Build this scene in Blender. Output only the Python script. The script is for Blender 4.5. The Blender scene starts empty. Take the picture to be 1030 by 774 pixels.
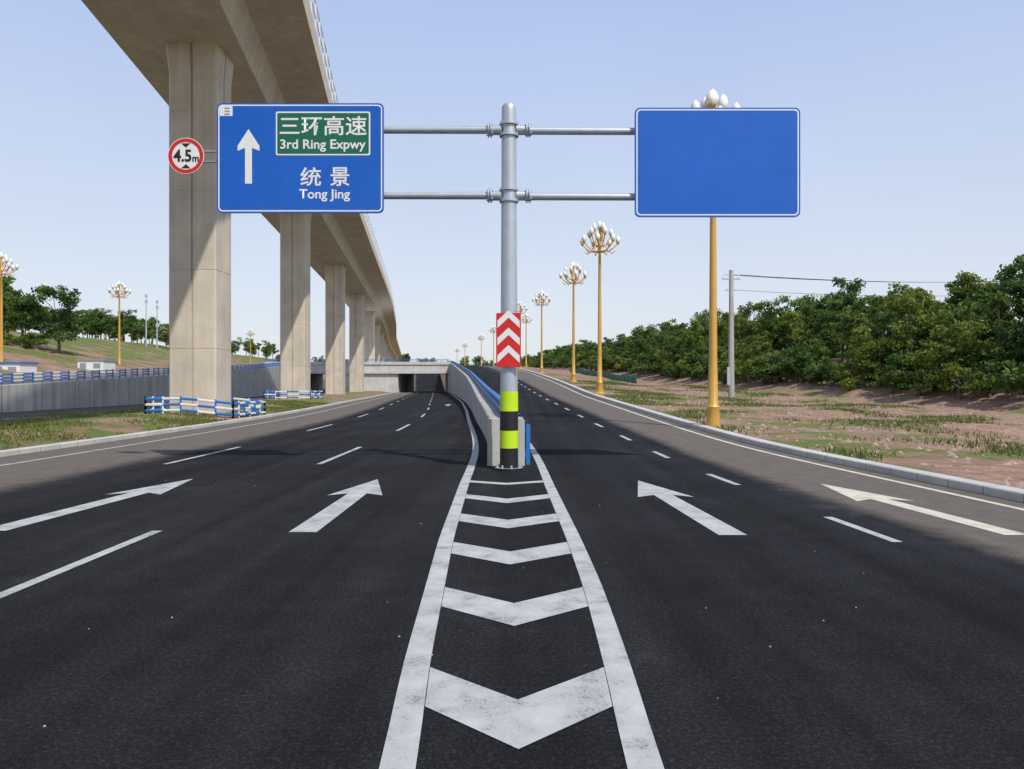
import bpy, math, random
import numpy as np
from mathutils import Vector, noise as mn
random.seed(7); rng=np.random.default_rng(7)
sc=bpy.context.scene
F=774.0; H=2.0
def PX(px,D): return (px-515)*D/F
def PZ(py,D): return H-(py-387)*D/F
# ---------------------------------------------------------------- materials
def newmat(name):
    m=bpy.data.materials.new(name); m.use_nodes=True
    nt=m.node_tree; b=nt.nodes['Principled BSDF']; return m,nt,b
def N(nt,t,**k):
    n=nt.nodes.new(t)
    for a,v in k.items(): setattr(n,a,v)
    return n
def noise(nt,scale,detail=4,rough=.6,vec=None):
    n=N(nt,'ShaderNodeTexNoise'); n.inputs['Scale'].default_value=scale; n.inputs['Detail'].default_value=detail; n.inputs['Roughness'].default_value=rough
    if vec is None:
        g=N(nt,'ShaderNodeNewGeometry'); vec=g.outputs['Position']
    nt.links.new(vec,n.inputs['Vector']); return n.outputs['Fac']
def ramp(nt,fac,stops):
    r=N(nt,'ShaderNodeValToRGB'); nt.links.new(fac,r.inputs[0]); e=r.color_ramp.elements
    while len(e)<len(stops): e.new(.5)
    for i,(p,c) in enumerate(stops):
        e[i].position=p; e[i].color=(c,c,c,1) if isinstance(c,(int,float)) else (*c,1)
    return r.outputs[0]
def mix(nt,fac,a,b,bt='MIX'):
    m=N(nt,'ShaderNodeMix',data_type='RGBA',blend_type=bt)
    for s,v in ((0,fac),(6,a),(7,b)):
        if isinstance(v,(int,float)): m.inputs[s].default_value=v
        elif isinstance(v,tuple): m.inputs[s].default_value=(*v,1)
        else: nt.links.new(v,m.inputs[s])
    return m.outputs[2]
def math_(nt,op,a,b=0.0):
    m=N(nt,'ShaderNodeMath',operation=op)
    for i,v in enumerate((a,b)):
        if isinstance(v,(int,float)): m.inputs[i].default_value=v
        else: nt.links.new(v,m.inputs[i])
    return m.outputs[0]
def bump(nt,b,h,dist=.01,st=.5):
    n=N(nt,'ShaderNodeBump'); n.inputs['Strength'].default_value=st; n.inputs['Distance'].default_value=dist
    nt.links.new(h,n.inputs['Height']); nt.links.new(n.outputs[0],b.inputs['Normal'])
def simple(name,col,rough=.6,metal=0,var=.25,scale=3,bmp=0,spec=None):
    m,nt,b=newmat(name)
    n1=noise(nt,scale); n2=noise(nt,scale*12)
    f=math_(nt,'ADD',math_(nt,'MULTIPLY',n1,.6),math_(nt,'MULTIPLY',n2,.4))
    lo=tuple(c*(1-var) for c in col); hi=tuple(min(1,c*(1+var)) for c in col)
    c=ramp(nt,f,[(.3,lo),(.7,hi)])
    nt.links.new(c,b.inputs['Base Color']); b.inputs['Roughness'].default_value=rough; b.inputs['Metallic'].default_value=metal
    if spec is not None: b.inputs['Specular IOR Level'].default_value=spec
    if bmp: bump(nt,b,n2,bmp)
    return m
# asphalt
m_as,nt,b=newmat('asphalt')
at=N(nt,'ShaderNodeAttribute',attribute_name='tan_tone').outputs['Fac']  # how far the asphalt turns tan; rises across the outer lanes
nl=noise(nt,.25,5); nm=noise(nt,2.5,5); nf=noise(nt,30,5,.8); nv=noise(nt,110,3,.8)
g=N(nt,'ShaderNodeNewGeometry'); mp=N(nt,'ShaderNodeMapping'); mp.inputs['Scale'].default_value=(1.6,.03,1); nt.links.new(g.outputs['Position'],mp.inputs['Vector'])
ns=noise(nt,1.0,3,.5,mp.outputs[0])
base=ramp(nt,nf,[(.3,(.008,.0082,.0095)),(.52,(.0165,.017,.019)),(.72,(.052,.052,.054))])
sp=ramp(nt,nv,[(.34,.3),(.5,.85),(.66,2.3)])
base=mix(nt,1.0,base,sp,'MULTIPLY')
base=mix(nt,1.0,base,ramp(nt,nl,[(.3,.72),(.7,1.35)]),'MULTIPLY')
base=mix(nt,1.0,base,ramp(nt,nm,[(.3,.85),(.7,1.2)]),'MULTIPLY')
base=mix(nt,1.0,base,ramp(nt,ns,[(.35,.78),(.65,1.32)]),'MULTIPLY')
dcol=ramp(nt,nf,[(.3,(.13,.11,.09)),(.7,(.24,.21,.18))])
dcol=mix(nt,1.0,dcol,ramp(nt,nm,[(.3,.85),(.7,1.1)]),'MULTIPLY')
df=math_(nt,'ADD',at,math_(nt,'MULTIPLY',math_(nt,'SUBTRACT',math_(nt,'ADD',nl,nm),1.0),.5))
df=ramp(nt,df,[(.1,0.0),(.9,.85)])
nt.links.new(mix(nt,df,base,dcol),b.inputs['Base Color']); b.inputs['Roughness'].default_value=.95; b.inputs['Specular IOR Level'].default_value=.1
bump(nt,b,math_(nt,'ADD',nf,nv),.006,1.0)
# paint
def paint(name,col,wear):
    m,nt,b=newmat(name); a=noise(nt,45,4,.75); c=noise(nt,3,5); v=noise(nt,200,2)
    f=ramp(nt,math_(nt,'ADD',math_(nt,'MULTIPLY',a,.6),math_(nt,'MULTIPLY',c,.4)),[(wear-.06,1.0),(wear+.04,0.0)])
    cc=mix(nt,1.0,col,ramp(nt,c,[(.3,.75),(.7,1.12)]),'MULTIPLY')
    cc=mix(nt,1.0,cc,ramp(nt,v,[(.3,.85),(.7,1.1)]),'MULTIPLY')
    nt.links.new(mix(nt,math_(nt,'MULTIPLY',f,.75),cc,(.06,.06,.06)),b.inputs['Base Color']); b.inputs['Roughness'].default_value=.7
    bump(nt,b,a,.003,.5); return m
m_pt=paint('road_paint',(.50,.505,.485),.42)
m_pt2=paint('road_paint_warm',(.68,.64,.50),.36)
# concrete
def concrete(name,col,streak=.25,joint=0):
    m,nt,b=newmat(name)
    g=N(nt,'ShaderNodeNewGeometry'); mp=N(nt,'ShaderNodeMapping'); mp.inputs['Scale'].default_value=(1.5,1.5,.08); nt.links.new(g.outputs['Position'],mp.inputs['Vector'])
    st=noise(nt,1.0,5,.6,mp.outputs[0]); a=noise(nt,.5,5); f=noise(nt,25,4)
    c=mix(nt,1.0,col,ramp(nt,st,[(.3,1-streak),(.7,1+streak*.4)]),'MULTIPLY')
    c=mix(nt,1.0,c,ramp(nt,a,[(.3,.85),(.7,1.1)]),'MULTIPLY')
    c=mix(nt,1.0,c,ramp(nt,f,[(.3,.88),(.7,1.08)]),'MULTIPLY')
    if joint:
        s=N(nt,'ShaderNodeSeparateXYZ'); nt.links.new(g.outputs['Position'],s.inputs[0])
        fr=math_(nt,'FRACT',math_(nt,'DIVIDE',s.outputs[1],joint)); j=math_(nt,'LESS_THAN',fr,.025)
        c=mix(nt,j,c,tuple(x*.4 for x in col))
    nt.links.new(c,b.inputs['Base Color']); b.inputs['Roughness'].default_value=.85; bump(nt,b,f,.01,.4); return m
m_con=concrete('viaduct_concrete',(.66,.57,.45),.14)
m_con2=concrete('wall_concrete',(.50,.49,.46),.3,joint=5)
m_white=concrete('portal_concrete',(.62,.61,.58),.15)
m_kerb=concrete('kerb_stone',(.60,.58,.53),.1,joint=1.0)
m_steel=simple('galvanised_steel',(.50,.55,.60),.42,.4,.12,4)
m_gold=simple('gold_paint',(.66,.38,.08),.4,.15,.12,2)
m_bulb=simple('white_glass',(.85,.83,.76),.25,0,.05)
m_blue=simple('sign_blue',(.006,.115,.54),.32,0,.12,.9)
m_bluep=simple('rail_blue',(.02,.17,.52),.45,0,.15,2)
m_whp=simple('rail_white',(.72,.73,.72),.5,0,.12,2)
m_sw=simple('sign_white',(.80,.81,.80),.4,0,.04)
m_green=simple('sign_green',(.01,.14,.075),.35,0,.08)
m_red=simple('sign_red',(.62,.02,.015),.4,0,.12)
m_yel=simple('band_yellow',(.55,.80,.015),.45,0,.06)
m_blk=simple('band_black',(.015,.015,.016),.5,0,.2)
m_grey=simple('sign_back',(.35,.36,.37),.5,.3,.1)
m_dark=simple('wire_black',(.03,.03,.03),.6)
m_stone=simple('rubble_stone',(.42,.30,.24),.9,0,.35,6)
m_gf=simple('green_mesh',(.02,.16,.09),.7,0,.2)
m_glass,nt,b=newmat('barrier_panel'); b.inputs['Base Color'].default_value=(.66,.73,.80,1); b.inputs['Alpha'].default_value=.8; b.inputs['Roughness'].default_value=.2
# ground
m_gr,nt,b=newmat('soil_and_grass')
at=N(nt,'ShaderNodeAttribute',attribute_name='grass').outputs['Fac']
a=noise(nt,.22,5,.6); c=noise(nt,1.6,5,.65); f=noise(nt,22,4,.7)
dirt=ramp(nt,c,[(.3,(.24,.135,.095)),(.5,(.38,.235,.17)),(.7,(.48,.345,.27))])
dirt=mix(nt,1.0,dirt,ramp(nt,f,[(.3,.65),(.7,1.25)]),'MULTIPLY')
gras=ramp(nt,f,[(.3,(.06,.09,.02)),(.5,(.12,.165,.04)),(.72,(.21,.235,.08))])
gras=mix(nt,1.0,gras,ramp(nt,a,[(.3,.8),(.7,1.25)]),'MULTIPLY')
ff=math_(nt,'ADD',at,math_(nt,'MULTIPLY',math_(nt,'SUBTRACT',math_(nt,'ADD',math_(nt,'MULTIPLY',a,1.3),math_(nt,'MULTIPLY',c,.8)),1.05),2.2))
ff=ramp(nt,ff,[(.35,0.0),(.65,1.0)])
nt.links.new(mix(nt,ff,dirt,gras),b.inputs['Base Color']); b.inputs['Roughness'].default_value=.95; b.inputs['Specular IOR Level'].default_value=.1
bump(nt,b,math_(nt,'ADD',f,c),.06,.7)
def leafmat(name,lo,mid,hi):
    m,nt,b=newmat(name)
    t=N(nt,'ShaderNodeAttribute',attribute_name='tone').outputs['Fac']
    oi=N(nt,'ShaderNodeObjectInfo').outputs['Random']
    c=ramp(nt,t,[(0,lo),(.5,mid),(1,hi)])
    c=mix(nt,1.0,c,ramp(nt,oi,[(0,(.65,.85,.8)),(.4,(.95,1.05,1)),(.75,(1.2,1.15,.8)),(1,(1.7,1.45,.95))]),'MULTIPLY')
    nt.links.new(c,b.inputs['Base Color']); b.inputs['Roughness'].default_value=.6; b.inputs['Specular IOR Level'].default_value=.2
    tr=N(nt,'ShaderNodeBsdfTranslucent'); nt.links.new(c,tr.inputs[0]); ms=N(nt,'ShaderNodeMixShader'); ms.inputs[0].default_value=.35
    nt.links.new(b.outputs[0],ms.inputs[1]); nt.links.new(tr.outputs[0],ms.inputs[2]); nt.links.new(ms.outputs[0],nt.nodes['Material Output'].inputs[0]); return m
m_leaf=leafmat('foliage',(.050,.088,.022),(.11,.165,.038),(.21,.27,.075))
m_blade=leafmat('grass_blades',(.07,.10,.025),(.14,.19,.045),(.28,.29,.11))
m_bark=simple('bark',(.13,.10,.07),.9,0,.3,5)
# ---------------------------------------------------------------- helpers
def link(o,parent=None):
    sc.collection.objects.link(o)
    if parent: o.parent=parent
    return o
def empty(name,loc=(0,0,0)):
    e=bpy.data.objects.new(name,None); e.location=loc; e.empty_display_size=.2; return link(e)
def mesh(name,v,f,mats,parent=None,mi=None,attr=None,smooth=False):
    me=bpy.data.meshes.new(name); me.from_pydata([tuple(map(float,p)) for p in v],[],[tuple(map(int,q)) for q in f])
    if not isinstance(mats,(list,tuple)): mats=[mats]
    for m in mats: me.materials.append(m)
    if mi is not None: me.polygons.foreach_set('material_index',np.array(mi,dtype=np.int32))
    if attr:
        a=me.attributes.new(attr[0],'FLOAT','POINT'); a.data.foreach_set('value',np.array(attr[1],dtype=np.float32))
    if smooth: me.polygons.foreach_set('use_smooth',[True]*len(me.polygons))
    me.update(); return link(bpy.data.objects.new(name,me),parent)
class MB:
    def __init__(s): s.v=[];s.f=[];s.m=[]
    def add(s,v,f,m=0):
        k=len(s.v); s.v+=list(v); s.f+=[tuple(i+k for i in q) for q in f]; s.m+=[m]*len(f)
    def box(s,x0,x1,y0,y1,z0,z1,m=0,bev=0):
        s.add([(x0,y0,z0),(x1,y0,z0),(x1,y1,z0),(x0,y1,z0),(x0,y0,z1),(x1,y0,z1),(x1,y1,z1),(x0,y1,z1)],
              [(0,3,2,1),(4,5,6,7),(0,1,5,4),(1,2,6,5),(2,3,7,6),(3,0,4,7)],m)
    def tube(s,p,r,n=8,m=0,cap=True):
        p=[Vector(q) for q in p]; rr=r if isinstance(r,(list,tuple)) else [r]*len(p); k=len(s.v)
        for i,q in enumerate(p):
            d=(p[min(i+1,len(p)-1)]-p[max(i-1,0)]).normalized()
            u=Vector((0,0,1)) if abs(d.z)<.9 else Vector((1,0,0))
            a=d.cross(u).normalized(); b_=d.cross(a)
            for j in range(n):
                t=2*math.pi*(j+.5)/n; s.v.append(tuple(q+(a*math.cos(t)+b_*math.sin(t))*rr[i]))
        for i in range(len(p)-1):
            for j in range(n):
                s.f.append((k+i*n+j,k+i*n+(j+1)%n,k+(i+1)*n+(j+1)%n,k+(i+1)*n+j)); s.m.append(m)
        if cap:
            s.f.append(tuple(k+j for j in range(n))); s.m.append(m)
            s.f.append(tuple(k+(len(p)-1)*n+j for j in reversed(range(n)))); s.m.append(m)
    def lathe(s,c,prof,n=16,m=0):
        k=len(s.v)
        for r,z in prof:
            for j in range(n):
                t=2*math.pi*j/n; s.v.append((c[0]+r*math.cos(t),c[1]+r*math.sin(t),c[2]+z))
        for i in range(len(prof)-1):
            for j in range(n):
                s.f.append((k+i*n+j,k+i*n+(j+1)%n,k+(i+1)*n+(j+1)%n,k+(i+1)*n+j)); s.m.append(m)
    def poly(s,pts,y,m=0):
        s.add([(x,y,z) for x,z in pts],[tuple(range(len(pts)))],m)
    def out(s,name,mats,parent=None,smooth=False):
        o=mesh(name,s.v,s.f,mats,parent,s.m)
        if smooth:
            for p in o.data.polygons: p.use_smooth=True
            try: o.data.set_sharp_from_angle(angle=math.radians(40))
            except Exception: pass
        return o
def tab(pts,w=8):
    xs=[p[0] for p in pts]; ys=[p[1] for p in pts]
    s0=(ys[1]-ys[0])/(xs[1]-xs[0]); s1=(ys[-1]-ys[-2])/(xs[-1]-xs[-2])
    xs=[xs[0]-200]+xs+[xs[-1]+2000]; ys=[ys[0]-200*s0]+ys+[ys[-1]+2000*s1]
    k=np.linspace(-1,1,9); wt=1-abs(k)*.8; wt/=wt.sum()
    return lambda D: float(sum(wt[i]*np.interp(D+k[i]*w,xs,ys) for i in range(9)))
Xwc=tab([(-60,-.12),(22,-.14),(30,-.6),(40.7,-1.4),(60,-2.7),(86,-4.7),(120,-7.9),(172,-12.9),(190,-14.9),(230,-19.5),(400,-40)],5)
off=tab([(-60,0),(30,0),(45,-.5),(60,-1.7),(86,-4.3),(120,-7.6),(172,-12.7),(190,-14.7),(230,-19.3),(400,-40)],9)
Xo=tab([(-60,10.5),(3,9.3),(13,8.7),(20,8.1),(31,7.4),(61,6.2),(87,5.6),(127,3.9),(155,1.8),(190,-1),(230,-5),(400,-27)],9)
Xl=tab([(-60,8),(5,5.15),(10,4.9),(17,4.33),(28,4.05),(33,3.67),(45,3.1),(61,2.2),(87,.8),(127,-1.8),(190,-7.5),(400,-33)],5)
eR_=tab([(-60,0),(24,0),(31,.2),(61,1.1),(87,2.15),(127,3.8),(190,6.5),(230,7.6),(300,8),(400,8)],6)
eR=lambda D: max(0,eR_(D)) if D>18 else 0.0
eL=tab([(-60,.3),(0,.3),(30,.8),(55,1.7),(85,2.8),(116,3.9),(190,6.5),(230,7),(300,7.5),(400,8)],8)
XwL=tab([(-60,-36),(0,-36),(55,-36.7),(90,-38.3),(119,-41),(190,-56),(230,-62),(400,-85)],8)
kL=lambda D:-14.1+off(D)
oR=lambda D:-27+off(D)*1.15
def tr(D): 
    t=min(1,max(0,(D-235)/90)); return 7.6*t*t*(3-2*t)
# ---------------------------------------------------------------- ground
def row(D):
    a,b_=eR(D),eL(D); t=tr(D); far=max(0,D-300); c=XwL(D); w=Xwc(D); o=Xo(D); fz=far*.022
    mh=.42 if D>14 else .42*max(0,(D-4)/10)
    if D>185: mh=.1
    tl=o+float(np.interp(D,[0,47,70,100,150,300],[26,24,20,17.5,14.5,14]))
    return [(-1600,40+fz,.9,1,0),(-700,28+fz,.9,6,3),(-300,18+fz,.9,8,2),(c-75,b_+9+fz,.8,8,1),(c-40,b_+6.2+fz*.5,.8,10,.5),(c-22,b_+1.8+fz*.2,.5,8,.3),(c-13,b_+.02,.4,3,0),(c-.0,b_-.02,.3,2,0),
      (c+.05,-.03+t,.2,1,0),(oR(D)-.3,-.03+t,.3,3,0),(oR(D),.08+t,.45,1,0),(oR(D)+4,mh+t,.5,5,.05),(kL(D)-3.5,mh+t,.5,6,.05),(kL(D)-.3,.09+t,.45,4,.0),(kL(D)-.05,-.03+t,.3,1,0),
      (w-.05,-.03+t,.2,1,0),(w+.05,a-.03,.2,1,0),(o+.1,a-.03,.3,1,0),(o+.36,a+.10,.45,1,0),(o+3,a+.08,.40,5,.06),(o+9,a*.9+.0,.30,8,.12),(tl-2,a*.85-.1,.2,12,.2),(tl+1,a*.85+.7,.12,5,.3),(tl+8,a*.8+2.2,.7,6,.4),(tl+30,a*.8+6.0,.9,8,.8),(tl+100,10+a*.5+fz,.9,6,1.5),(400,16+fz,.9,6,2),(1600,40+fz,.9,4,3)]
def rowfull(D):
    r=row(D); out=[]
    for i in range(len(r)):
        if i>0:
            n=r[i][3]
            for k in range(1,n+1):
                t=k/n; x=r[i-1][0]+(r[i][0]-r[i-1][0])*t; z=r[i-1][1]+(r[i][1]-r[i-1][1])*t; g_=r[i-1][2]+(r[i][2]-r[i-1][2])*t
                am=r[i][4] if k<n else min(r[i][4],r[i+1][4] if i+1<len(r) else 9)
                if am: z+=am*(mn.fractal(Vector((x*.12,D*.12,0)),.7,2,4))*1.0+ (am*.3*mn.noise(Vector((x*.8,D*.8,3))) if am<1 else 0)
                out.append((x,z,g_))
        else: out.append((r[i][0],r[i][1],r[i][2]))
    return out
def gz(x,D):
    r=rowfull(D); return float(np.interp(x,[p[0] for p in r],[p[1] for p in r]))
Ds=[-300,-150,-60,-30,-15,-5]+list(np.arange(0,60,1.0))+list(np.arange(60,130,2.0))+list(np.arange(130,340,5.0))+[350,370,400,450,520,600,720,900,1200,1700,2500]
V=[];A=[];Fc=[]
for D in Ds:
    rr=rowfull(D); nc=len(rr)
    for x,z,g_ in rr: V.append((x*(1 if D<400 else 1+(D-400)/900),D,z)); A.append(g_)
for i in range(len(Ds)-1):
    for j in range(nc-1): Fc.append((i*nc+j,i*nc+j+1,(i+1)*nc+j+1,(i+1)*nc+j))
mesh('ground',V,Fc,m_gr,attr=('grass',A),smooth=True)
# ---------------------------------------------------------------- roads
def sstep(a,b_,x):
    t=min(1,max(0,(x-a)/(b_-a))); return t*t*(3-2*t)
RD=list(np.arange(-40,60,1.0))+list(np.arange(60,130,2.0))+list(np.arange(130,342,4.0))
def sheet(name,fl,fr,fz,tan_tone,n=24,Ds_=RD,mat=m_as):
    V=[];A=[];f=[]
    for D in Ds_:
        l,r=fl(D),fr(D)
        for j in range(n+1):
            x=l+(r-l)*j/n; V.append((x,D,fz(D))); A.append(tan_tone(x,D))
    for i in range(len(Ds_)-1):
        for j in range(n): f.append((i*(n+1)+j,i*(n+1)+j+1,(i+1)*(n+1)+j+1,(i+1)*(n+1)+j))
    return mesh(name,V,f,mat,attr=('tan_tone',A))
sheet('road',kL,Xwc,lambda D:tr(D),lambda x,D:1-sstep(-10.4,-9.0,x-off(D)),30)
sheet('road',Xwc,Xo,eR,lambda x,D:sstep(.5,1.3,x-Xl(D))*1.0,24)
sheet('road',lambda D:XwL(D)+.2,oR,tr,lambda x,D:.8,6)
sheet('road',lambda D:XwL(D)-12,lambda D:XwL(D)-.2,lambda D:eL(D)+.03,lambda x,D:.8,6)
def kerb(name,fx,s,fz,D0=-40,D1=330,w=.3,h=.15):
    V=[];f=[]; DD=[d for d in RD if D0<=d<=D1]
    for D in DD:
        x=fx(D); z=fz(D)
        for dx,dz in ((0,-.05),(0,h-.02),(.02,h),(w,h),(w,-.2)): V.append((x+s*dx,D,z+dz))
    for i in range(len(DD)-1):
        for j in range(4): f.append((i*5+j,i*5+j+1,(i+1)*5+j+1,(i+1)*5+j))
    f.append((0,1,2,3,4)); mesh(name,V,f,m_kerb)
kerb('kerb',Xo,1,eR,w=.38,h=.16); kerb('kerb',kL,-1,tr,w=.28); kerb('kerb',oR,1,tr,w=.28)
# markings
class MK:
    def __init__(s): s.v=[];s.f=[]
    def line(s,fx,fz,D0,D1,w=.15,step=1.0):
        n=max(1,int((D1-D0)/step)); k=len(s.v)
        for i in range(n+1):
            D=D0+(D1-D0)*i/n; x=fx(D); z=fz(D)+.006
            s.v+= [(x-w/2,D,z),(x+w/2,D,z)]
        for i in range(n): s.f.append((k+2*i,k+2*i+1,k+2*i+3,k+2*i+2))
    def poly(s,pts,z=.006):
        k=len(s.v); s.v+=[(x,y,z) for x,y in pts]; s.f.append(tuple(k+i for i in range(len(pts))))
mk=MK(); zR=eR; zL=tr
isl=tab([(-10,-.25),(4,-.59),(5.4,-.68),(7.6,-.76),(9.9,-.85),(15.5,-.96),(20,-1.0),(200,-1.0)],.8)
islr=tab([(-10,.60),(4,.69),(5.4,.75),(7.6,.80),(9.9,.80),(15.5,.74),(20,.72),(200,.72)],.8)
mk.line(lambda D:isl(D)+(Xwc(D)+.14 if D>18 else 0),zL,1.5,225,.19,.5)
mk.line(lambda D:islr(D)+(Xwc(D)+.14 if D>18 else 0),zR,1.5,225,.19,.5)
for i,D in enumerate([3.27,5.43,7.58,9.75,11.9,14.0,16.0]):
    t=.66 if i<5 else .5; d=.56
    if i==6: t=.3;d=.4
    la,lb=isl(D)+.1,isl(D-t)+.1; ra,rb=islr(D)-.1,islr(D-t)-.1; c=(la+ra)/2
    mk.poly([(la,D),(lb,D-t),(c,D-t-d),(c,D-d)]); mk.poly([(c,D-d),(c,D-t-d),(rb,D-t),(ra,D)])
def arrow(m,x0,x1,D0=10.4,D1=16.2,hw=.5,sw=.19,hl=2.1):
    g=lambda D:x0+(x1-x0)*(D-D0)/(D1-D0)
    Dh=D1-hl
    m.poly([(g(D0)-sw,D0),(g(D0)+sw,D0),(g(Dh)+sw*.9,Dh),(g(Dh)-sw*.9,Dh)])
    m.poly([(g(Dh)-hw,Dh-.25),(g(Dh)-sw*.9,Dh),(g(Dh)+sw*.9,Dh),(g(Dh)+hw,Dh-.25),(g(D1),D1)])
arrow(mk,-2.83,-2.83); arrow(mk,2.93,2.62,10.2,16); arrow(mk,-7.1,-6.75,10.5,16.3)
arrow(mk,-2.83+off(75),-2.83+off(75)-.4,72,78,.5)
for D in np.arange(-8.5,225,13.9):
    for x in (-4.84,-8.7):
        mk.line(lambda d:x+off(d),zL,D,D+(5.1 if D<10 else 5.3),.14)
Dd=9.75-5.55*3
while Dd<225:
    mk.line(Xl,zR,Dd,Dd+1.85,.14); Dd+=5.55
mk.line(lambda D:-12.6+off(D),zL,-30,225,.15)
mesh('road_markings',mk.v,mk.f,m_pt)
mk=MK(); arrow(mk,6.7,6.2,10.2,15.5,.5,.17); mk.line(lambda D:Xo(D)-.55,zR,-30,225,.15)
mesh('road_markings',mk.v,mk.f,m_pt2)
# ---------------------------------------------------------------- walls
def wall(name,fx,hw,z0,z1,D0,D1,mat,cap=None,step=1.5):
    mb=MB(); n=int((D1-D0)/step); pr=None
    for i in range(n+1):
        D=D0+(D1-D0)*i/n; x=fx(D); a,b_=z0(D),z1(D)
        mb.v+=[(x-hw,D,a),(x-hw,D,b_-.04),(x-hw+.04,D,b_),(x+hw-.04,D,b_),(x+hw,D,b_-.04),(x+hw,D,a)]
        if i:
            k=(i-1)*6
            for j in range(5): mb.f.append((k+j,k+j+1,k+7+j,k+6+j)); mb.m.append(0)
    mb.f.append((0,1,2,3,4,5)); mb.m.append(0)
    k=n*6; mb.f.append((k+5,k+4,k+3,k+2,k+1,k)); mb.m.append(0)
    return mb.out(name,[mat])
zwt=lambda D:eR(D)+.85+.3*(1-sstep(19,28,D))
wall('retaining_wall',Xwc,.46,lambda D:-.1,zwt,18.9,232,m_con2)
wall('retaining_wall',XwL,.25,lambda D:-.1,lambda D:eL(D)+.25,5,189.5,m_con2)
def guard(name,fx,fz,D0,D1,step,heights,r,rm,pm,ph,alt=None):
    e=empty(name); mb=MB(); n=int((D1-D0)/step); P=[(fx(D0+i*step),D0+i*step) for i in range(n+1)]
    for i,(x,D) in enumerate(P):
        z=fz(D); mb.box(x-.05,x+.05,D-.05,D+.05,z-.02,z+ph,pm)
        if i<n:
            x2,D2=P[i+1]; z2=fz(D2)
            for h in heights:
                m=rm if alt is None else alt[i%2]
                mb.tube([(x,D,z+h),(x2,D2,z2+h)],r,6,m,False)
    mb.out('rails',[m_bluep,m_whp],e); return e
guard('guard_rail',lambda D:Xwc(D)+.12,zwt,19.3,228,2,[.15,.42],.12,0,0,.5)
mb=MB()
for D in np.arange(19.2,44,2.0):
    x=Xwc(D)+.50; mb.box(x-.0,x+.1,D-.06,D+.06,eR(D)-.02,eR(D)+1.0,0)
    x2=Xwc(D+2)+.50
    for h in (.35,.62,.9):
        mb.add([(x+.06,D,eR(D)+h-.09),(x2+.06,D+2,eR(D+2)+h-.09),(x2+.13,D+2,eR(D+2)+h),(x+.13,D,eR(D)+h),(x2+.06,D+2,eR(D+2)+h+.09),(x+.06,D,eR(D)+h+.09)],[(0,1,2,3),(3,2,4,5)],0)
mb.out('crash_barrier',[m_bluep])
guard('guard_rail',XwL,lambda D:eL(D)+.25,6,188,1.3,[.25,.5,.75],.06,0,0,.85,alt=(0,1))
def fence(name,x0,x1,D0,D1,zf,seg=.85):
    e=empty(name); mb=MB()
    def run(a,b_):
        L=math.dist(a,b_); n=max(1,int(L/seg))
        for i in range(n+1):
            x=a[0]+(b_[0]-a[0])*i/n; y=a[1]+(b_[1]-a[1])*i/n; z=zf(x,y)
            mb.box(x-.04,x+.04,y-.04,y+.04,z-.1,z+.95,1 if i%2 else 0)
            if i<n:
                x2=a[0]+(b_[0]-a[0])*(i+1)/n; y2=a[1]+(b_[1]-a[1])*(i+1)/n; z2=zf(x2,y2)
                for h,q in ((.18,0),(.5,1),(.82,0)):
                    mb.tube([(x,y,z+h),(x2,y2,z2+h)],.07,6,(i+q)%2,False)
    c=[(x0,D0),(x1,D0),(x1,D1),(x0,D1)]
    for i in range(4): run(c[i],c[(i+1)%4])
    mb.out('panels',[m_bluep,m_whp],e)
fence('safety_fence',-20.1,-15.3,42.2,47.6,gz); fence('safety_fence',-26.6,-21.6,82.5,87.6,gz,1.2)
# ---------------------------------------------------------------- viaduct
Vc=tab([(-60,-4.5),(0,-11.6),(45,-18.2),(85,-24),(125,-28.7),(165,-33.3),(205,-38),(245,-43.5),(285,-49),(365,-61),(600,-92),(900,-132)],15)
vd=empty('viaduct'); ZT=23.9
prof=[(-6.2,.0),(-6.2,-.4),(-3.1,-.8),(-2.5,-2.5),(2.5,-2.5),(3.1,-.8),(6.2,-.4),(6.2,.0),(6.2,.95),(5.95,.95),(5.95,0),(-5.95,0),(-5.95,.95),(-6.2,.95)]
mb=MB(); DD=list(np.arange(-60,300,5.0))+list(np.arange(300,900,20)); n=len(prof)
for D in DD:
    x=Vc(D); mb.v+=[(x+a,D,ZT+b_) for a,b_ in prof]
for i in range(len(DD)-1):
    for j in range(n): mb.f.append((i*n+j,i*n+(j+1)%n,(i+1)*n+(j+1)%n,(i+1)*n+j)); mb.m.append(0)
mb.f.append(tuple(range(n))); mb.m.append(0)
mb.out('girder',[m_con],vd)
mb=MB()
for D in np.arange(-60,300,2.5):
    x=Vc(D)
    for s in (-1,1): mb.box(x+s*6.16-.05,x+s*6.16+.05,D-.05,D+.05,ZT+.9,ZT+2.9,0)
for D in np.arange(-60,300,5):
    for s in (-1,1):
        for h in (1.0,1.9,2.9): mb.tube([(Vc(D)+s*6.16,D,ZT+h),(Vc(D+5)+s*6.16,D+5,ZT+h)],.045,6,0,False)
mb.out('barrier_frame',[m_whp],vd)
mb=MB()
for D in np.arange(-60,300,2.5):
    for s in (-1,1):
        x,x2=Vc(D)+s*6.16,Vc(D+2.5)+s*6.16
        mb.add([(x,D+.08,ZT+1.05),(x2,D+2.42,ZT+1.05),(x2,D+2.42,ZT+2.85),(x,D+.08,ZT+2.85)],[(0,1,2,3)],0)
mb.out('barrier_panels',[m_glass],vd)
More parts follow.
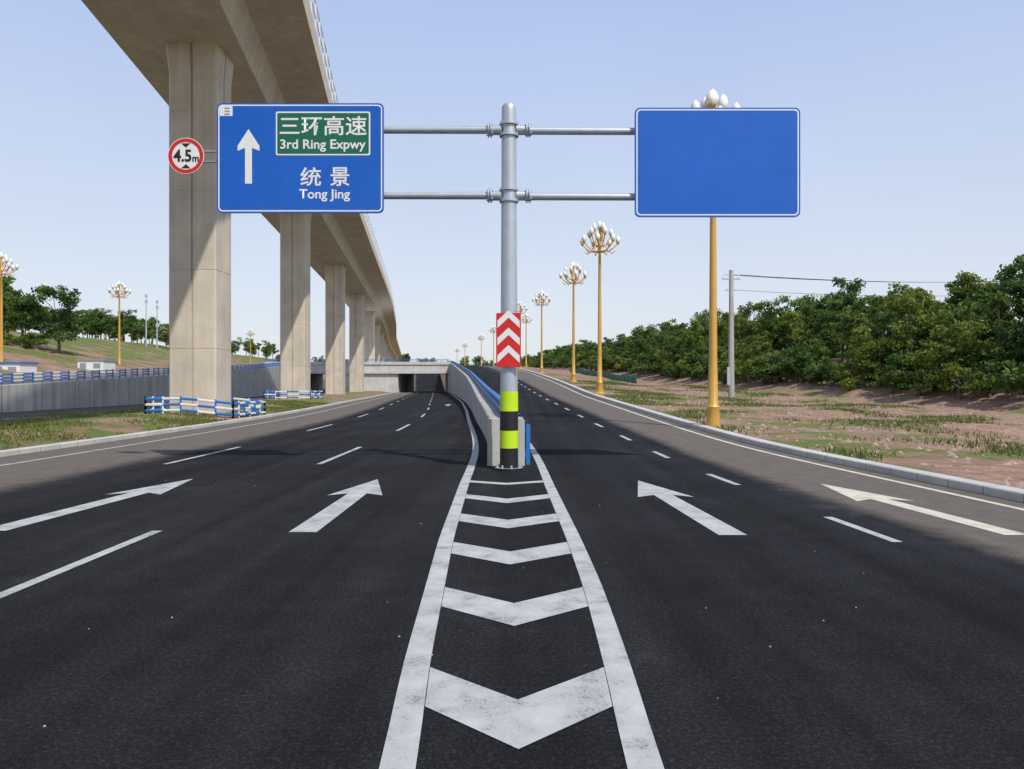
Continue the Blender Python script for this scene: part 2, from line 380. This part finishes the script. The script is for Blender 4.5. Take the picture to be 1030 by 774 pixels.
for D in [5,45,85,125,165,205,245,285,325,365,405,445,485,525,565,605,645,685]:
    x=Vc(D); z0=-.2 if D<300 else 6; mb=MB(); zt=ZT-2.48; a=1.35; c=1.25; g=.07
    sec=[(-a,-c+.1),(-a+.1,-c),(-g,-c),(-g,-c+.1),(g,-c+.1),(g,-c),(a-.1,-c),(a,-c+.1),(a,-g),(a-.1,-g),(a-.1,g),(a,g),(a,c-.1),(a-.1,c),(-a+.1,c),(-a,c-.1)]
    n=len(sec)
    zs=[z0]+[z for z in np.arange(4,zt-2,4.5)]+[zt-1.6]
    lv=[]
    for z in zs[:-1]:
        lv.append((z,1.0))
        if z>z0: lv+=[(z+.01,.985),(z+.05,.985),(z+.06,1.0)]
    lv+=[(zt-1.6,1.0),(zt-.4,1.08),(zt,1.08)]
    for z,s in lv: mb.v+=[(x+p*s,D+q*s,z) for p,q in sec]
    for i in range(len(lv)-1):
        for j in range(n): mb.f.append((i*n+j,i*n+(j+1)%n,(i+1)*n+(j+1)%n,(i+1)*n+j)); mb.m.append(0)
    mb.out('pier',[m_con],vd)
# ---------------------------------------------------------------- portal bridge
br=empty('underpass_bridge'); mb=MB()
y0,y1=190,222
xr=Xwc(190)-.5; xa=-28.2; xb=-43; xc=-54.5; xe=-61
mb.box(xe,xr-.02,y0,y1,4.95,6.9,0)
mb.box(xb,xa,y0+.3,y1-.3,-.2,4.95,0); mb.box(xe,xc,y0+.3,y1-.3,-.2,4.95,0); mb.box(xr-.5,xr+.3,y0+.3,y1,-.2,4.95,0)
mb.box(xe,xr+.5,y0-.25,y0+.1,6.9,7.6,1)
mb.box(xe,xr-.05,y0-.3,y0-.0,4.7,5.3,1)
for x in np.arange(xe,xr,2.5): mb.box(x-.06,x+.06,y0-.2,y0-.1,7.6,8.2,2)
mb.box(xe,xr,y0-.2,y0-.12,8.15,8.27,2); mb.box(xe,xr,y0-.2,y0-.12,7.85,7.93,2)
mb.out('deck_and_walls',[m_white,m_white,m_bluep],br)
# ---------------------------------------------------------------- street lamps
def lamp_mesh():
    mb=MB(); L=13.8
    mb.lathe((0,0,0),[(.42,0),(.42,.12),(.30,.2),(.24,.9),(.28,.98),(.2,1.1),(.165,3),(.13,8),(.10,11.6),(.17,11.7),(.17,11.8),(.1,11.9),(.08,12.9),(.05,13.1)],14,0)
    def bulb(p,s=1):
        mb.lathe(p,[(.03*s,-.12),(.12*s,-.02),(.14*s,.04)],8,0)
        mb.lathe(p,[(.12*s,.03),(.19*s,.14*s),(.205*s,.27*s),(.17*s,.43*s),(.09*s,.56*s),(.01,.64*s)],10,1)
    for ring,(n,R,z0,z1,ph) in enumerate([(7,1.45,11.4,12.0,0),(5,.9,11.8,12.6,.4),(3,.42,12.3,13.0,.2)]):
        for i in range(n):
            t=2*math.pi*i/n+ph; c,s=math.cos(t),math.sin(t)
            pts=[(c*R*k,s*R*k,z0+(z1-z0)*(k**2.2)-.18*math.sin(k*math.pi)*.8) for k in np.linspace(.05,1,7)]
            mb.tube(pts,[.06,.055,.05,.045,.045,.045,.05],6,0)
            bulb((c*R,s*R,z1),.95)
            mb.tube([(c*R*.45,s*R*.45,z0+.0),(c*R*.7,s*R*.7,z0-.2),(c*R*.9,s*R*.9,z0+.02)],[.03,.045,.02],5,0)
    bulb((0,0,13.1),1.1)
    return mb
lm=lamp_mesh(); first=None
def lamp(x,D,z):
    global first
    e=empty('street_lamp',(x,D,z)); 
    if first is None:
        o=lm.out('pole_and_lanterns',[m_gold,m_bulb],e,smooth=True); first=o.data
    else: link(bpy.data.objects.new('pole_and_lanterns',first),e)
    e.rotation_euler[2]=random.random()*6
for x,D,z in [(8.1,31,.12),(6.95,61,1.2),(7.0,87.5,2.2),(4.9,127,3.8),(1.6,155,5.0),(3.6,196,6.4),(-6,250,7.5),(-12,300,8),(-22,360,8.2),(-30,420,8.5)]: lamp(x,D,z)
for x,D in [(-56.4,85),(-59.7,117),(-62,150),(-89,262),(-57,55)]: lamp(x,D,eL(D)+.05)
# ---------------------------------------------------------------- gantry sign
YP=18.0; xp=PX(512,YP)
gt=empty('sign_gantry'); mb=MB()
mb.lathe((xp,YP,0),[(.0,8.56),(.12,8.55),(.165,8.50),(.172,8.42),(.172,8.3)],20,0)
mb.lathe((xp,YP,0),[(.172,8.3),(.2,2.35),(.205,1.84)],20,0)
zb=[1.84,1.38,.93,.52,.06]
for i in range(4): mb.lathe((xp,YP,0),[(.212,zb[i]),(.215,zb[i+1])],20,1+(i%2))
mb.lathe((xp,YP,0),[(.33,.06),(.33,0)],20,2); mb.lathe((xp,YP,0),[(.0,.062),(.33,.06)],20,0)
for i in range(8):
    t=i*math.pi/4+.2; mb.tube([(xp+.28*math.cos(t),YP+.28*math.sin(t),.05),(xp+.28*math.cos(t),YP+.28*math.sin(t),.13)],.025,6,0)
for z in (PZ(131,YP),PZ(197,YP)):
    mb.tube([(PX(388,YP)-3.6,YP,z),(xp-.45,YP,z)],[.075,.09],12,0); mb.tube([(xp+.45,YP,z-.02),(PX(638,YP)+3.6,YP,z-.05)],[.09,.075],12,0)
    for s in (-1,1):
        mb.tube([(xp+s*.17,YP,z),(xp+s*.45,YP,z)],[.12,.11],12,0)
        for q in (.40,.46): mb.tube([(xp+s*q,YP,z),(xp+s*(q+.035),YP,z)],.17,14,0)
        for k in range(4):
            t=k*math.pi/2+.78; mb.tube([(xp+s*.37,YP+.13*math.cos(t),z+.13*math.sin(t)),(xp+s*.53,YP+.13*math.cos(t),z+.13*math.sin(t))],.016,6,0)
    for dz in (-.13,.13): mb.lathe((xp,YP,z+dz),[(.19,-.03),(.225,-.03),(.225,.03),(.19,.03)],18,0)
mb.out('pole_and_arms',[m_steel,m_yel,m_blk],gt,smooth=True)
def rr(x0,x1,z0,z1,r,n=6):
    p=[]
    for cx,cz,a0 in ((x1-r,z0+r,-90),(x1-r,z1-r,0),(x0+r,z1-r,90),(x0+r,z0+r,180)):
        for i in range(n+1):
            t=math.radians(a0+90*i/n); p.append((cx+r*math.cos(t),cz+r*math.sin(t)))
    return p
def extr(mb,pts,y0,y1,m0,m1):
    n=len(pts); k=len(mb.v); mb.v+=[(x,y0,z) for x,z in pts]+[(x,y1,z) for x,z in pts]
    mb.f.append(tuple(range(k,k+n))); mb.m.append(m0)
    mb.f.append(tuple(reversed(range(k+n,k+2*n)))); mb.m.append(m1)
    for j in range(n): mb.f.append((k+(j+1)%n,k+j,k+n+j,k+n+(j+1)%n)); mb.m.append(m1)
def ringpoly(mb,o,i,y,m):
    n=len(o); k=len(mb.v); mb.v+=[(x,y,z) for x,z in o]+[(x,y,z) for x,z in i]
    for j in range(n): mb.f.append((k+j,k+(j+1)%n,k+n+(j+1)%n,k+n+j)); mb.m.append(m)
def text(s,x0,x1,z0,z1,y,mat,parent,bold=.0):
    cu=bpy.data.curves.new('lettering','FONT'); cu.body=s; cu.size=1; cu.offset=bold; cu.resolution_u=4
    o=bpy.data.objects.new('t',cu); sc.collection.objects.link(o); bpy.context.view_layer.update()
    dg=bpy.context.evaluated_depsgraph_get(); me=bpy.data.meshes.new_from_object(o.evaluated_get(dg)); bpy.data.objects.remove(o)
    if len(me.vertices)==0: return
    co=np.array([v.co[:] for v in me.vertices]); mi=co.min(0); ma=co.max(0)
    for v in me.vertices:
        v.co=(x0+(v.co.x-mi[0])/(ma[0]-mi[0])*(x1-x0),y,z0+(v.co.y-mi[1])/(ma[1]-mi[1])*(z1-z0))
    me.materials.clear(); me.materials.append(mat); link(bpy.data.objects.new('lettering',me),parent)
YS=17.80
def sign(name,px0,px1,py0,py1):
    e=empty(name); mb=MB(); x0,x1,z0,z1=PX(px0,YS),PX(px1,YS),PZ(py1,YS),PZ(py0,YS)
    extr(mb,rr(x0,x1,z0,z1,.12),YS,YS+.04,0,2)
    i=.035; j=.065
    ringpoly(mb,rr(x0+i,x1-i,z0+i,z1-i,.10),rr(x0+j,x1-j,z0+j,z1-j,.08),YS-.003,1)
    for zz in (PZ(131,YP)-.02,PZ(197,YP)-.02):
        mb.box(x0+.15,x1-.15,YS+.04,YS+.1,zz-.04,zz+.04,2)
        for q in (.2,.5,.8): 
            xx=x0+(x1-x0)*q; mb.box(xx-.04,xx+.04,YS+.041,YS+.12,z0+.1,z1-.1,2)
    mb.out('panel',[m_blue,m_sw,m_grey],e); return e
s1=sign('direction_sign',218,386,104,214.5); s2=sign('blank_sign',638.5,805,108.5,218.5)
X=lambda p:PX(p,YS); Z=lambda p:PZ(p,YS)
mb=MB()
mb.poly([(X(246.5),Z(185)),(X(253.5),Z(185)),(X(253.5),Z(149)),(X(261),Z(152)),(X(261),Z(147)),(X(250),Z(130)),(X(239),Z(147)),(X(239),Z(152)),(X(246.5),Z(149))],YS-.004,0)
mb.poly(rr(X(277.5),X(372.5),Z(156.5),Z(112.5),.04),YS-.004,0)
mb.poly(rr(X(279),X(371),Z(155),Z(114),.03),YS-.007,1)
mb.poly([(X(221),Z(117)),(X(234),Z(117)),(X(234),Z(106.5)),(X(221),Z(106.5))],YS-.005,0)
for k in range(3): mb.poly([(X(226),Z(116-k*3)),(X(231),Z(116-k*3)),(X(231),Z(114.5-k*3)),(X(226),Z(114.5-k*3))],YS-.008,2)
mb.out('arrow_and_green_field',[m_sw,m_green,m_grey],s1)
text('三环高速',X(281.5),X(369),Z(136.5),Z(117),YS-.011,m_sw,s1,.012)
text('3rd Ring Expwy',X(282),X(368),Z(153),Z(140.5),YS-.011,m_sw,s1,.018)
text('统',X(302),X(323),Z(187.5),Z(168.5),YS-.006,m_sw,s1,.012); text('景',X(332),X(351.5),Z(187.5),Z(168.5),YS-.006,m_sw,s1,.012)
text('Tong Jing',X(301),X(352),Z(203),Z(190.5),YS-.006,m_sw,s1,.018)
hs=empty('height_limit_sign'); mb=MB(); cx,cz=PX(187,YS),PZ(157,YS)
circ=lambda r:[(cx+r*math.cos(2*math.pi*i/40),cz+r*math.sin(2*math.pi*i/40)) for i in range(40)]
extr(mb,circ(.42),YS,YS+.03,0,2); ringpoly(mb,circ(.405),circ(.32),YS-.004,1)
mb.poly([(cx-.11,cz+.29),(cx,cz+.19),(cx+.11,cz+.29)],YS-.004,3); mb.poly([(cx-.11,cz-.29),(cx+.11,cz-.29),(cx,cz-.19)],YS-.004,3)
for dz in (.12,-.12): mb.tube([(cx-.2,YS+.07,cz+dz),(X(218)+.5,YS+.07,cz+dz)],.025,8,2)
mb.out('disc',[m_sw,m_red,m_grey,m_blk],hs)
text('4.5',cx-.29,cx+.13,cz-.14,cz+.15,YS-.006,m_blk,hs,.03); text('m',cx+.15,cx+.3,cz-.14,cz-.02,YS-.006,m_blk,hs,.03)
cm=empty('chevron_marker'); mb=MB(); Yc=17.72; x0,x1,z0,z1=PX(499,Yc),PX(524,Yc),PZ(369.5,Yc),PZ(315,Yc)
extr(mb,rr(x0,x1,z0,z1,.03),Yc,Yc+.03,0,2); xm=(x0+x1)/2; w=x1-x0
for k in range(3):
    zb_=z0+.10+k*.40; mb.poly([(x0+.03,zb_),(xm,zb_+.24),(xm,zb_+.41),(x0+.03,zb_+.17)],Yc-.004,1); mb.poly([(xm,zb_+.24),(x1-.03,zb_),(x1-.03,zb_+.17),(xm,zb_+.41)],Yc-.004,1)
for zz in (z0+.3,z1-.3): mb.box(xp-.2,xp+.2,Yc+.03,YP-.1,zz-.03,zz+.03,2)
mb.out('plate',[m_red,m_sw,m_grey],cm)
# ---------------------------------------------------------------- utility pole + wires
up=empty('utility_pole'); mb=MB(); ux,uD=17.1,60; uz=gz(ux,uD)
ztop=PZ(272,uD)
mb.tube([(ux,uD,uz-.3),(ux,uD,ztop)],[.24,.16],12,0)
mb.box(ux-.7,ux+.7,uD-.06,uD+.06,ztop-.75,ztop-.63,1); mb.box(ux-.45,ux+.45,uD-.05,uD+.05,ztop-1.6,ztop-1.5,1)
for dx in (-.6,0,.6): mb.tube([(ux+dx,uD,ztop-.63),(ux+dx,uD,ztop-.35)],[.07,.04],8,2)
mb.box(ux-.4,ux-.18,uD-.35,uD-.2,uz+1,uz+2.4,1)
mb.out('post',[m_con2,m_steel,m_bulb],up)
pw=empty('power_lines'); mb=MB()
for dx,dz in ((-.6,-.35),(0,-.35),(.6,-.35),(-.4,-1.5)):
    a=Vector((ux+dx,uD,ztop+dz)); b_=Vector((62+dx,70,ztop+2.0+dz))
    mb.tube([a.lerp(b_,t)+Vector((0,0,-.9*4*t*(1-t))) for t in np.linspace(0,1,14)],.016,5,0,False)
mb.out('cables',[m_dark],pw)
# ---------------------------------------------------------------- green fence, sheds, masts
mb=MB()
for D in np.arange(92,150,2.5):
    x=lambda d:Xo(d)+9.5
    mb.box(x(D)-.04,x(D)+.04,D-.04,D+.04,gz(x(D),D)-.2,gz(x(D),D)+1.0,0)
    a,b_=gz(x(D),D),gz(x(D+2.5),D+2.5)
    mb.add([(x(D),D,a),(x(D+2.5),D+2.5,b_),(x(D+2.5),D+2.5,b_+.8),(x(D),D,a+.8)],[(0,1,2,3)],0)
mb.out('green_fence',[m_gf])
def shed(name,px0,px1,py0,py1,D,body,roof,dep=3):
    e=empty(name); mb=MB(); x0,x1,z1=PX(px0,D),PX(px1,D),PZ(py0,D); z0=min(gz((x0+x1)/2,D),PZ(py1,D))-.2
    mb.box(x0,x1,D,D+dep,z0,z1,0)
    mb.box(x0-.15,x1+.15,D-.15,D+dep+.15,z1,z1+.18,1)
    mb.box(x0+.3,x0+1.1,D-.03,D-.003,z0+.3,z1-.3,2)
    mb.box(x1-1.3,x1-.4,D-.03,D-.003,z0+.9,z1-.35,2)
    mb.out('walls_roof_door',[body,roof,m_grey],e)
shed('white_shed',78,104,363,376,100,m_sw,m_grey); shed('blue_shed',-8,20,366,381,84,m_sw,m_bluep)
for px,D in ((147,190),(158,200)):
    x=PX(px,D); z=gz(x,D); mb=MB(); zt=PZ(296 if px!=158 else 302,D)
    mb.tube([(x,D,z),(x,D,zt)],[.2,.08],8,0)
    for k in range(2): mb.box(x-.25,x+.25,D-.2,D+.2,zt-1.4*k-.8,zt-1.4*k-.1,0)
    mb.out('telecom_mast',[m_steel,m_whp])
# ---------------------------------------------------------------- trees
def tree_mesh(seed,h,R,nclump=34,leaf=.26,per=75,low=.25,trunk=True):
    r=np.random.default_rng(seed); mb=MB()
    top=h*.62
    tp=[(0,0,-.5)]; 
    for i in range(1,6): tp.append((r.normal(0,.1*i*.6),r.normal(0,.1*i*.6),top*i/5))
    mb.tube(tp,[.2,.17,.14,.11,.08,.04],7,0)
    cl=[]
    lob=[(r.uniform(-.6,.6)*R,r.uniform(-.6,.6)*R,h*r.uniform(.38,.85),R*r.uniform(.25,.55)) for _ in range(8)]+[(r.uniform(-.2,.2)*R,0,h*.78,R*.45)]
    for i in range(nclump):
        L=lob[r.integers(len(lob))]; d=r.normal(size=3); d/=np.linalg.norm(d); q=r.uniform(.55,1.1)
        c=np.array([L[0]+d[0]*L[3]*q*1.15,L[1]+d[1]*L[3]*q*1.15,L[2]+d[2]*L[3]*q*.95]); c[2]=min(max(c[2],h*low),h*1.02); cl.append((c,R*r.uniform(.11,.26)))
        if i%4==0:
            z0=top*r.uniform(.35,.9); m=np.array([c[0]*.5,c[1]*.5,(z0+c[2])/2+.2]); mb.tube([(0,0,z0),tuple(m),tuple(c)],[.07,.045,.015],5,0)
    nv=len(mb.v); tone=[.5]*nv
    C=[];T=[]
    for c,rad in cl:
        n=int(per*(rad/(R*.2))**1.5); d=r.normal(size=(n,3)); d/=np.linalg.norm(d,axis=1)[:,None]
        p=c+d*rad*(r.uniform(.3,1.25,size=(n,1)))*np.array([1.15,1.15,.8])
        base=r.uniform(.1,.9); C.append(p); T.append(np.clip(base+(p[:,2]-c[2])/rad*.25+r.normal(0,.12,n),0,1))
    C=np.vstack(C); T=np.concatenate(T); n=len(C)
    a=r.normal(size=(n,3)); a/=np.linalg.norm(a,axis=1)[:,None]; b_=r.normal(size=(n,3)); b_-= (a*b_).sum(1)[:,None]*a; b_/=np.linalg.norm(b_,axis=1)[:,None]
    s=leaf*r.uniform(.5,1.25,size=(n,1)); 
    P=np.stack([C-a*s,C-b_*s*.55,C+a*s,C+b_*s*.55],1).reshape(-1,3)
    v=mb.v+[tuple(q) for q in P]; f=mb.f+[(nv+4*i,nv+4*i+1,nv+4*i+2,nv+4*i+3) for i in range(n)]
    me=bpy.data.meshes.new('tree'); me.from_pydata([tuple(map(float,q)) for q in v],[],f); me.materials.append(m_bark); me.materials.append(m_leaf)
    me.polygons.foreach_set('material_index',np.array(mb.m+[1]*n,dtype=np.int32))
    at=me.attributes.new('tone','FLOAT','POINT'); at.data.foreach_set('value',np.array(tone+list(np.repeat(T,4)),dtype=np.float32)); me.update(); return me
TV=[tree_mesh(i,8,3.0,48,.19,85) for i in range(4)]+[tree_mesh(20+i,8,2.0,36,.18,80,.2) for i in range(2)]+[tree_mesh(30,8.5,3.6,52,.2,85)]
SH=[tree_mesh(40+i,3,2.2,26,.17,80,.05) for i in range(3)]
def put(me,x,D,s,parent=None,name='tree',sz=1):
    o=bpy.data.objects.new(name,me); o.location=(x,D,gz(x,D)-.15); o.rotation_euler=(random.gauss(0,.04),random.gauss(0,.04),random.random()*6.28); o.scale=(s,s,s*sz); return link(o,parent)
wd=empty('woodland')
def tlx(D): return Xo(D)+float(np.interp(D,[0,47,70,100,150,300],[26,24,20,17.5,14.5,14]))
D=36
while D<330:
    t=tlx(D); st=2.7 if D<120 else 4.2
    for k in range(4 if D<200 else 3):
        x=t+3.5+k*4.8+random.uniform(-2,2); s=random.uniform(.40,.72)+.13*k
        if random.random()<.05: continue
        if D>160: s*=.8
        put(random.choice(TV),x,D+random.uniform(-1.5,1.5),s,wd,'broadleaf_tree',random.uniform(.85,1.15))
    for k in range(3): put(random.choice(SH),t+.8+k*1.9+random.uniform(-.9,.8),D+random.uniform(-1.3,1.3),random.uniform(.5,1.15),wd,'shrub')
    D+=st
put(TV[1],35,49,1.05,None,'broadleaf_tree'); put(TV[2],32,62,.95,None,'broadleaf_tree')
hl=empty('hillside_trees')
for x,D,s in [(-66,112,1.3),(-70,110,1.05),(-74,113,1.15),(-78,118,1.2),(-73,104,.8)]: put(random.choice(TV[:4]),x,D,s,None,'broadleaf_tree')
for i in range(75):
    D=random.uniform(195,255); x=PX(random.uniform(-20,172),D); put(random.choice(TV),x,D,random.uniform(.7,1.1),hl,'broadleaf_tree')
for i in range(14):
    D=random.uniform(104,135); x=PX(random.uniform(-80,58),D); put(random.choice(SH),x,D,random.uniform(.5,.9),hl,'shrub')
dt=empty('distant_trees')
for i in range(150):
    D=random.uniform(330,560); x=PX(random.uniform(225,640),D)
    o=put(random.choice(TV+SH),x,D,random.uniform(.7,1.2),dt,'broadleaf_tree')
# ---------------------------------------------------------------- grass blades + rubble
def blades(name,pts,hmin,hmax):
    V=[];T=[];f=[]
    for x,D in pts:
        z=gzc(x,D)-.02; h=random.uniform(hmin,hmax); a=random.random()*6.28; w=.018+h*.05; lx,ly=random.gauss(0,.35)*h,random.gauss(0,.35)*h
        k=len(V); V+=[(x-w*math.cos(a),D-w*math.sin(a),z),(x+w*math.cos(a),D+w*math.sin(a),z),(x+lx,D+ly,z+h)]; t=random.random(); T+=[t*.6,t*.6,t]; f.append((k,k+1,k+2))
    mesh(name,V,f,m_blade,attr=('tone',T))
cache={}
def gzc(x,D):
    k=int(D)
    if k not in cache:
        r0=rowfull(k); r1=rowfull(k+1); cache[k]=([p[0] for p in r0],[p[1] for p in r0],[p[0] for p in r1],[p[1] for p in r1])
    c=cache[k]; t=D-k; return float(np.interp(x,c[0],c[1])*(1-t)+np.interp(x,c[2],c[3])*t)
pts=[]
while len(pts)<26000:
    D=random.uniform(15,75); x=kL(D)-.35-abs(random.gauss(0,1))*5
    if x<oR(D)+.5: continue
    if mn.noise(Vector((x*.35,D*.35,1)))+random.gauss(0,.15)>.02: pts.append((x,D))
blades('grass',pts,.05,.18)
pts=[]
while len(pts)<32000:
    D=random.uniform(12,95); x=Xo(D)+.45+random.uniform(0,17)
    nn=mn.noise(Vector((x*.22,D*.22,7)))+(.22 if D>35 and x<Xo(D)+6 else 0)
    if nn+random.gauss(0,.1)>.2: pts.append((x,D))
blades('grass',pts,.05,.22)
mb=MB()
for i in range(2600):
    D=random.uniform(12,75); x=Xo(D)+.6+random.uniform(0,22); s=abs(random.gauss(0,.055))+.02; z=gzc(x,D)
    q=[(x+random.gauss(0,.15)*s+dx*s*random.uniform(.7,1.2),D+dy*s*random.uniform(.7,1.2),z+dz*s*.7) for dx,dy,dz in ((-1,0,0),(0,-1,0),(1,0,0),(0,1,0),(0,0,1))]
    mb.add(q,[(0,1,4),(1,2,4),(2,3,4),(3,0,4)],0)
for i in range(60):
    D=random.uniform(3.5,16); x=random.uniform(-8,8); s=random.uniform(.005,.012)
    mb.add([(x-s,D,.005),(x,D-s,.005),(x+s,D,.005),(x,D+s,.005),(x,D,.005+s)],[(0,1,4),(1,2,4),(2,3,4),(3,0,4)],0)
mb.out('rubble',[m_stone])
# ---------------------------------------------------------------- light, sky, camera
el=math.radians(50); az=math.radians(143)
d=Vector((math.sin(az)*math.cos(el),math.cos(az)*math.cos(el),math.sin(el)))
L=bpy.data.lights.new('sun','SUN'); L.energy=3.5; L.angle=math.radians(.8); L.color=(1,.95,.87)
lo=bpy.data.objects.new('sun',L); lo.rotation_euler=d.to_track_quat('Z','Y').to_euler(); link(lo)
w=bpy.data.worlds.new('World'); sc.world=w; w.use_nodes=True; nt=w.node_tree; bg=nt.nodes['Background']
sk=nt.nodes.new('ShaderNodeTexSky'); sk.sky_type='NISHITA'; sk.sun_disc=False; sk.sun_elevation=el; sk.sun_rotation=az; sk.air_density=1.0; sk.dust_density=1.5; sk.ozone_density=1.5
tc=N(nt,'ShaderNodeTexCoord'); sx=N(nt,'ShaderNodeSeparateXYZ'); nt.links.new(tc.outputs['Generated'],sx.inputs[0])
hz=ramp(nt,sx.outputs[2],[(0,(6.2,6.4,6.6)),(.12,(5.6,6.1,6.9)),(.45,(3.6,4.5,6.9)),(1,(1.9,2.7,5.0))])
cn=noise(nt,1.6,5,.55,tc.outputs['Generated'])
hz=mix(nt,1.0,hz,ramp(nt,cn,[(.3,.96),(.75,1.06)]),'MULTIPLY')
nt.links.new(mix(nt,.80,sk.outputs[0],hz),bg.inputs[0]); bg.inputs[1].default_value=.135
cam=bpy.data.cameras.new('camera'); cam.sensor_width=36; cam.lens=774/1030*36; cam.clip_end=6000; cam.clip_start=.05
co=bpy.data.objects.new('camera',cam); co.location=(0,0,H); co.rotation_euler=(math.radians(90),0,0); link(co); sc.camera=co
sc.view_settings.view_transform='Standard'; sc.view_settings.look='None'; sc.view_settings.exposure=0
